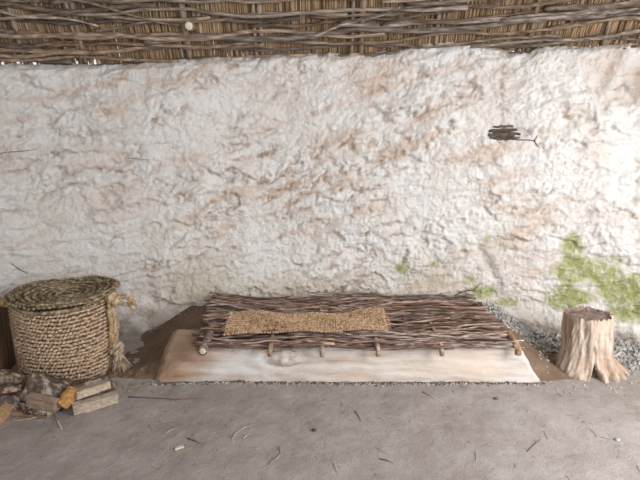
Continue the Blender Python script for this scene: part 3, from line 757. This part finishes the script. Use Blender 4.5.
for k in range(230):
    if k<90: x=RN.uniform(-1.1,-.85); y=RN.uniform(2.12,2.3)
    else: x=RN.uniform(-1.9,1.9); y=RN.uniform(1.5,2.16)
    if not free(x,y): continue
    a=RN.uniform(0,PI); L=RN.uniform(.008,.03); z=ground(x,y)+.002; c=Vector((x,y,z)); d=Vector((math.cos(a),math.sin(a),0))*L; e=Vector((-d.y,d.x,0))*RN.uniform(-.25,.25)
    mb.tube([c-d,c+e,c+d],[.0011]*3,4)
tag(mb.obj('straw_bits',M['straw'],None,True,(0,2.0,0)),'tiny bits of straw and chaff scattered over the floor','straw',None,'stuff')
def gp(px,py,dz=.003):
    p=g(px,py); p.z=ground(p.x,p.y)+dz; return p
def fl(name,pp,r,m,label,cat): return wisp(name,[gp(*q) for q in pp],r,m,label,cat)
fl('twig',[(187,439),(194,442),(201,445)],.002,'twig','short dark twig on the floor left of the pale wood chip','twig')
fl('straw',[(232,441),(236,435),(243,430),(252,427)],.002,'straw','curved straw stem on the floor in front of the beam, left half','straw')
fl('straw',[(243,440),(247,437),(250,435)],.002,'straw','tiny straw beside the long curved straw stem','straw')
fl('straw',[(270,464),(277,460),(281,455),(279,448)],.002,'straw','hooked straw stem low in front of the beam','straw')
fl('straw',[(527,453),(534,446),(541,440)],.0014,'twig','thin dark stem slanting on the pale floor at right','straw')
fl('twig',[(355,411),(359,416),(361,421)],.0018,'twig','small dark twig on the floor below the beam centre','twig')
fl('straw',[(379,459),(387,461),(394,464)],.0014,'twig','thin stem near the lower edge, right of centre','straw')
fl('straw',[(422,392),(431,396),(438,400)],.002,'straw','fine straw just in front of the beam, right half','straw')
fl('rod_on_floor',[(128,397),(150,398),(176,400),(204,399)],.0025,'bank','long thin rod half sunk in the floor left of the beam','rod')
fl('bent_twig',[(4,419),(20,421),(40,417),(58,409)],.0022,'straw','thin bent stem curving round the front of the firewood','twig')
fl('straw',[(62,430),(58,422),(54,414)],.002,'straw','dry stem pointing away from the firewood towards the viewer','straw')
fl('straw',[(165,434),(171,430),(176,428)],.002,'straw','faint straw left of the dark floor twig','straw')
def stone(px,py,r,m,label,name='pebble',cat='pebble',flat=.7):
    p=gp(px,py,r*.35); u,f=unit_sphere(10,7); j=u*(1+.25*pn(u[:,0]*2+px,u[:,1]*2+u[:,2],17)[:,None]); v=j*np.array([r,r*.8,r*flat])+np.array(p)
    tag(mk(name,v,f,M[m],None,True,tuple(p)),label,cat)
stone(314,431,.010,'twig','dark pebble on the floor in front of the beam centre')
stone(617,440,.011,'rubble','pale round pebble on the floor at right below the stump')
stone(20,413,.009,'cut','small bright chip under the thin slat','wood_chip','chip')
stone(402,376,.011,'twig','dark clod lying at the foot of the beam near its middle','clod','clod')
stone(487,379,.012,'twig','dark clod lying at the foot of the beam near its right end','clod','clod')
stone(496,400,.010,'bank','brown clod on the floor between beam end and lower right','clod','clod')
stone(563,366,.018,'rubble','larger pale daub lump left of the stump','daub_lump','lump')
log=log_piece('wood_chip',gp(175,451,.004),gp(183,448,.004),.014,.007,'slab','cut',0,'pale wood chip on the floor left of centre'); log['category']='chip'; del log['group']
# ------------------------------------------------------------------ light
w=bpy.data.worlds.new('world'); SC.world=w; w.use_nodes=True; bg=w.node_tree.nodes['Background']; bg.inputs[0].default_value=(.93,.96,1,1); bg.inputs[1].default_value=.9
def area(loc,target,sx,sy,power,col=(1,1,1)):
    l=bpy.data.lights.new('daylight_and_fill','AREA'); l.shape='RECTANGLE'; l.size=sx; l.size_y=sy; l.energy=power; l.color=col
    o=bpy.data.objects.new('doorway_and_fill_light',l); COL.objects.link(o); o.location=loc
    o.rotation_euler=(Vector(target)-Vector(loc)).to_track_quat('-Z','Y').to_euler(); return o
area((2.15,.6,1.3),(1.25,1.75,.0),1.0,1.5,68,(.98,.99,1))  # daylight from the unbuilt doorway at the right
area((.9,-1.6,1.6),(-.1,2.8,.9),1.4,1.2,38,(1,.975,.95))  # fill lamp added behind the viewer to brighten the wall; no opening here
SC.view_settings.view_transform='Standard'; SC.view_settings.look='None'; SC.view_settings.exposure=.13; SC.view_settings.gamma=1
